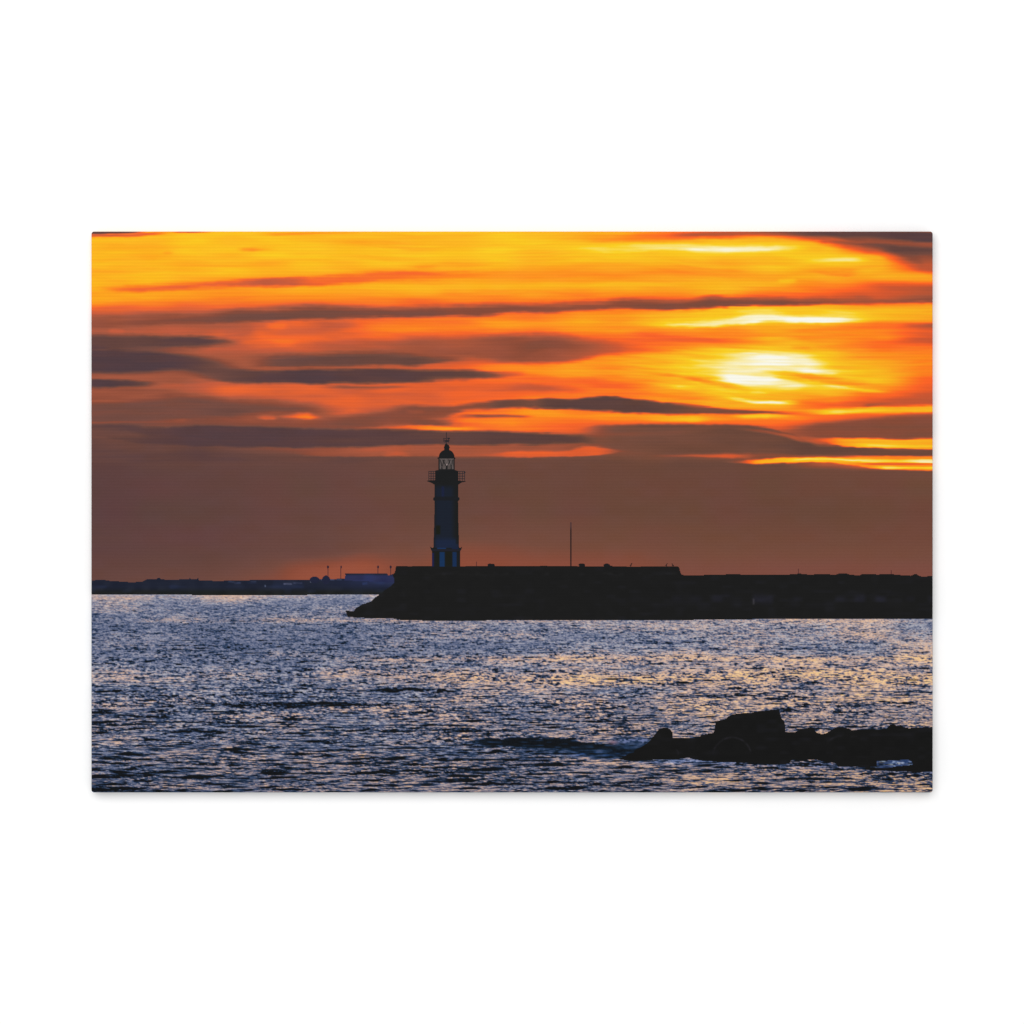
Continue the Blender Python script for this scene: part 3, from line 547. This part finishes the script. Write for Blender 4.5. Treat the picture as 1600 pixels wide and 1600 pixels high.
def wrap(gx, gy):
    cx, cy = (PX0 + PX1) / 2, (PY0 + PY1) / 2
    hx, hy = (PX1 - PX0) / 2, (PY1 - PY0) / 2
    X, Y = np.meshgrid(gx - cx, gy - cy)
    # signed distance to the inner outline where the fold begins
    ix, iy = hx - RB, hy - RB; rc = RC - RB
    qx, qy = np.abs(X) - (ix - rc), np.abs(Y) - (iy - rc)
    both = (qx > 0) & (qy > 0)
    l = np.hypot(np.maximum(qx, 0), np.maximum(qy, 0)) + 1e-9
    d = np.where(both, np.maximum(l, 1e-9), np.maximum(qx, qy)) - rc
    nx = np.where(both, qx / l, (qx >= qy) * 1.0) * np.sign(X + 1e-12)
    ny = np.where(both, qy / l, (qy > qx) * 1.0) * np.sign(Y + 1e-12)
    s = np.maximum(d, 0)
    th = np.minimum(s / RB, math.pi / 2)
    out = RB * np.sin(th); dep = RB * (1 - np.cos(th)) + np.maximum(s - RB * math.pi / 2, 0)
    px = X - nx * s + nx * out; py = Y - ny * s + ny * out
    dep = np.minimum(dep, SIDE - .6)
    wx = (px + cx - 800) * S; wz = -(py + cy - 800) * S; wy = dep * S
    return np.stack([wx, wy, wz], -1).astype(np.float32)

POS = wrap(gx, gy)
NX, NY = len(gx), len(gy)
# picture coordinates (the image runs on mirrored round the edges)
def fold(a, lo, hi): return np.where(a < lo, 2 * lo - a, np.where(a > hi, 2 * hi - a, a))
ux, uy = fold(gx, PX0, PX1), fold(gy, PY0, PY1)
FX = ((ux[:-1] + ux[1:]) / 2)[None, :]; FY = ((uy[:-1] + uy[1:]) / 2)[:, None]
OWN = np.zeros((NY - 1, NX - 1), np.int32)      # which motif owns each face
PARTS = []                                      # (name, parent index or None, label, colour function)

def motif(name, parent, polys, colour, label=None, only=None):
    k = len(PARTS); PARTS.append((name, parent, label, colour))
    for p in polys:
        xs = [q[0] for q in p]; ys = [q[1] for q in p]
        ci = np.where((FX[0] >= min(xs)) & (FX[0] <= max(xs)))[0]; ri = np.where((FY[:, 0] >= min(ys)) & (FY[:, 0] <= max(ys)))[0]
        if len(ci) == 0 or len(ri) == 0: continue
        # fold duplicates columns at both ends, so index by list rather than slice
        sub = in_poly(FX[:, ci], FY[ri], p)
        if only is not None: sub &= np.isin(OWN[np.ix_(ri, ci)], only)
        blk = OWN[np.ix_(ri, ci)]; blk[sub] = k; OWN[np.ix_(ri, ci)] = blk
    return k

SKYI = motif('printed_sky', None, [rect(0, 0, 1700, 929.3)], lambda X, Y: sky_field(X, Y), 'orange and yellow sunset sky streaked with dark clouds')
SEAI = motif('printed_sea', None, [rect(0, 929.3, 1700, 1700)], lambda X, Y: sea_field(X, Y), 'rippled blue and peach water')

def coast_colour(X, Y):
    C = dark_field(X, Y, (34, 38, 52), 3.5, (6, 10, 22), 110)
    C = C + (sst(480, 620, X) * np.exp(-((Y - 908) / 9) ** 2))[..., None] * np.array([6, 9, 26])
    C = C + (sst(917, 927, Y))[..., None] * np.array([-2, -4, -18])
    def spot(x0, x1, y0, y1, col, al):
        nonlocal C
        m = (sst(x0 - .8, x0 + .8, X) * (1 - sst(x1 - .8, x1 + .8, X)) * sst(y0 - .7, y0 + .7, Y) * (1 - sst(y1 - .7, y1 + .7, Y)) * al * (.7 + .4 * noise(X / 4, Y / 2, 115)))[..., None]
        C = C * (1 - m) + m * np.array(col, float)
    spot(502, 523, 905, 906.6, (96, 106, 140), .8); spot(525, 534, 905, 906.4, (90, 98, 130), .7)
    spot(443, 456, 911, 913.6, (92, 96, 122), .8); spot(458, 472, 910, 912, (70, 76, 104), .7)
    spot(484.6, 486.6, 908, 910, (150, 156, 180), .9); spot(413.5, 415.3, 914, 917, (110, 120, 150), .8)
    spot(356, 366, 908, 910, (70, 80, 110), .7); spot(366, 376, 909.5, 912, (60, 70, 104), .6); spot(392, 400, 908, 909.6, (66, 76, 106), .6)
    spot(566, 574, 910, 914, (50, 64, 110), .7); spot(583, 587, 907, 909, (80, 86, 130), .5)
    return C
def wall_colour(X, Y):
    C = dark_field(X, Y, (30, 30, 30), .7, (4, 4, 7), 120)
    C = C + (sst(900, 1200, X) * np.exp(-((Y - 936) / 8) ** 2) * np.clip(noise(X / 16, Y / 12, 122) + .3, 0, 1))[..., None] * np.array([6, 6, 13])
    C = C + (sst(640, 700, X) * (1 - sst(1050, 1075, X)) * np.exp(-((Y - 897) / 3) ** 2) * np.clip(noise(X / 9, Y / 5, 123), 0, 1))[..., None] * np.array([6, 6, 7])
    m = (np.exp(-((X - 1177.5) / 1.4) ** 2) * sst(934, 937, Y) * (1 - sst(943, 946, Y)))[..., None]
    return C + m * np.array([26, 24, 26])
def rock_colour(X, Y):
    C = dark_field(X, Y, (26, 26, 26), 1.0, (5, 5, 8), 130)
    def arc(cx, cy, rx, ry, lo, hi, amt):
        nonlocal C
        r = np.sqrt(((X - cx) / rx) ** 2 + ((Y - cy) / ry) ** 2); an = np.arctan2(-(Y - cy), X - cx)
        m = np.exp(-((r - 1) * min(rx, ry) / 1.3) ** 2) * sst(lo, lo + .4, an) * (1 - sst(hi - .4, hi, an)) * amt * (.7 + .5 * noise(X / 5, Y / 4, 131))
        C = C + m[..., None] * np.array([13, 12, 16])
    arc(1144, 1186, 31, 34, .2, 3.0, 1.0); arc(1318, 1163, 25, 13, 1.6, 3.2, .7); arc(1330, 1156, 20, 5, .3, 2.0, .5)
    arc(1407, 1143, 16, 3, .3, 2.9, .5); arc(1052, 1178, 8, 8, -.4, 1.2, .5)
    return C
def flat(r, g, b):
    return lambda X, Y: dark_field(X, Y, (r, g, b), 1.0)

COASTI = motif('printed_coastline', None, [COAST], coast_colour, 'low dark blue shoreline across the water')
motif('stadium', COASTI, [[(538.5,904.5),(539.8,899),(539,896),(605,896.4),(606.5,899.5),(610,899),(616,899),(616,910),(538.5,907)]],
      lambda X, Y: dark_field(X, Y, (42, 46, 78), 3, (8, 12, 22), 160) - (1 - sst(897.5, 899.5, Y))[..., None] * np.array([6, 8, 26]))
for dm in (disc(491.5, 906, 7.5, 5.2, 24), disc(509.5, 906, 6.5, 6.8, 24)):
    motif('domed_roof', COASTI, [dm], flat(35, 38, 58))
for x, ft in ((512.3, 903), (533, 904), (590.8, 897), (610.3, 899)):
    motif('floodlight_mast', COASTI, mast(x, ft), flat(52, 38, 50))

WALLI = motif('printed_breakwater', None, [WALL_MAIN], wall_colour, 'tall near-black sea wall')
motif('low_wall', WALLI, [WALL_LOW], wall_colour)
for p in ([(762.5,884.8),(762.5,881.3),(764,880.6),(768,880.8),(772,881.2),(773,882.4),(772.4,884.8)],
          [(904.8,885),(904.2,881.8),(907,880.4),(911,880.4),(914,881.8),(913.6,885)],
          [(943.8,885.6),(943,882),(946,880.6),(950,880.6),(953,882),(953.6,883.6),(957,884.2),(958,885.6)]):
    motif('rooftop_block', WALLI, [p], flat(30, 31, 33))
motif('printed_pole', None, [rect(890.7, 816, 892.7, 884.6)], lambda X, Y: dark_field(X, Y, (40, 32, 34), 1) + (1 - sst(822, 830, Y))[..., None] * np.array([34, 22, 22]))
for x, y0, y1 in ((744.6, 877.5, 885), (1247.3, 888.5, 897), (1392.5, 891.5, 897.2)):
    motif('printed_post', None, [rect(x - .45, y0, x + .55, y1)], flat(74, 44, 46) if x < 1300 else flat(66, 34, 38), only=[SKYI])
for x, y, f in ((985.5, 882.6, 1), (1041, 882.4, 1), (1051.5, 882.8, -1)):
    motif('printed_gull', None, bird(x, y, f), flat(34, 31, 33), only=[SKYI])

LHI = motif('printed_lighthouse', None, [], None, 'dark lighthouse with a domed lantern')
for sub, polys in lighthouse()[::-1]:
    motif(sub, LHI, polys, (lambda X, Y, sub=sub: lh_colour(sub, X, Y)))

RL = ['rounded left-hand rock', None, 'tall square block of rock', None, None, None, None, 'boulder with a faintly lit rim']
for p, lb in zip((ROCK_A, ROCK_B, ROCK_D, ROCK_E, ROCK_F, ROCK_G, ROCK_C, ROCK_BOULDER), (RL[0], None, None, None, None, None, RL[2], RL[7])):
    motif('printed_rock', None, [p], rock_colour, lb)

# ---------------------------------------------------------------- build the meshes
ink = ink_material()
def to_linear(c):
    c = np.clip(c, 0, 255) / 255.0
    return np.where(c <= .04045, c / 12.92, ((c + .055) / 1.055) ** 2.4)

def sheet_part(name, k, colour, parent):
    fm = OWN == k
    if not fm.any(): return None
    vm = np.zeros((NY, NX), bool)
    vm[:-1, :-1] |= fm; vm[1:, :-1] |= fm; vm[:-1, 1:] |= fm; vm[1:, 1:] |= fm
    r = np.where(vm.any(1))[0]; c = np.where(vm.any(0))[0]; rs = slice(r[0], r[-1] + 1); cs = slice(c[0], c[-1] + 1)
    idx = -np.ones((NY, NX), np.int64); idx[vm] = np.arange(vm.sum())
    fr, fc = np.where(fm)
    loops = np.stack([idx[fr, fc], idx[fr + 1, fc], idx[fr + 1, fc + 1], idx[fr, fc + 1]], 1).astype(np.int32)
    # colours at the vertices; sky_field and sea_field want ascending rows
    col = colour(ux[cs][None, :], uy[rs][:, None])
    col = to_linear(col)[vm[rs, cs]] / INK - BLACK
    col = np.clip(col, .0005, .9)
    me = bpy.data.meshes.new(name); V = POS[vm]
    me.vertices.add(len(V)); me.vertices.foreach_set('co', V.ravel())
    me.loops.add(loops.size); me.loops.foreach_set('vertex_index', loops.ravel())
    me.polygons.add(len(loops)); me.polygons.foreach_set('loop_start', np.arange(0, loops.size, 4, dtype=np.int32))
    me.polygons.foreach_set('use_smooth', np.ones(len(loops), bool))
    me.update(calc_edges=True); me.validate()
    at = me.color_attributes.new('ink', 'FLOAT_COLOR', 'POINT')
    at.data.foreach_set('color', np.c_[col, np.ones(len(col))].astype(np.float32).ravel())
    me.materials.append(ink)
    o = bpy.data.objects.new(name, me); sc.collection.objects.link(o); o.parent = parent
    return o

BLACK = 0.0024
root = bpy.data.objects.new('canvas_print', None); sc.collection.objects.link(root)
root['label'] = 'unframed stretched canvas print of a lighthouse at sunset, on the white wall'
root['category'] = 'canvas print'
objs = {}
for k, (name, parent, label, colour) in enumerate(PARTS):
    par = root if parent is None else objs[parent]
    if colour is None:
        o = bpy.data.objects.new(name, None); sc.collection.objects.link(o); o.parent = root
        o.location = (0, 0, 0)
    else:
        o = sheet_part(name, k, colour, par)
    if o is None: continue
    if label: o['label'] = label
    objs[k] = o

# wooden stretcher bars inside the wrap
def bars():
    me = bpy.data.meshes.new('stretcher_bars'); vs, fs = [], []
    W2, H2, t = (PX1 - PX0) / 2 * S - .004, (PY1 - PY0) / 2 * S - .004, .035
    def box(x0, x1, z0, z1, y0, y1):
        b = len(vs); vs.extend([(x, y, z) for x in (x0, x1) for y in (y0, y1) for z in (z0, z1)])
        fs.extend([tuple(b + i for i in f) for f in ((0,1,3,2),(4,6,7,5),(0,4,5,1),(2,3,7,6),(0,2,6,4),(1,5,7,3))])
    y0, y1 = .003, DEPTH - .001
    box(-W2, W2, H2 - t, H2, y0, y1); box(-W2, W2, -H2, -H2 + t, y0, y1)
    box(-W2, -W2 + t, -H2 + t + .0005, H2 - t - .0005, y0, y1); box(W2 - t, W2, -H2 + t + .0005, H2 - t - .0005, y0, y1)
    me.from_pydata(vs, [], fs); me.update()
    m = bpy.data.materials.new('pine'); m.use_nodes = True; nt = m.node_tree; b = nt.nodes['Principled BSDF']
    b.inputs['Roughness'].default_value = .6
    n = nt.nodes.new('ShaderNodeTexNoise'); n.inputs['Scale'].default_value = 20
    r = nt.nodes.new('ShaderNodeValToRGB'); r.color_ramp.elements[0].color = (.5, .33, .18, 1); r.color_ramp.elements[1].color = (.62, .44, .26, 1)
    nt.links.new(n.outputs['Fac'], r.inputs[0]); nt.links.new(r.outputs[0], b.inputs['Base Color'])
    me.materials.append(m)
    o = bpy.data.objects.new('stretcher_bars', me); sc.collection.objects.link(o); o.parent = root
bars()

# ---------------------------------------------------------------- the wall behind
me = bpy.data.meshes.new('wall')
e = 4.0
me.from_pydata([(-e, DEPTH, -e), (e, DEPTH, -e), (e, DEPTH, e), (-e, DEPTH, e)], [], [(0, 1, 2, 3)]); me.update()
me.materials.append(wall_material())
wall = bpy.data.objects.new('wall', me); sc.collection.objects.link(wall); wall['kind'] = 'structure'
wall['label'] = 'plain bright white wall behind the canvas'
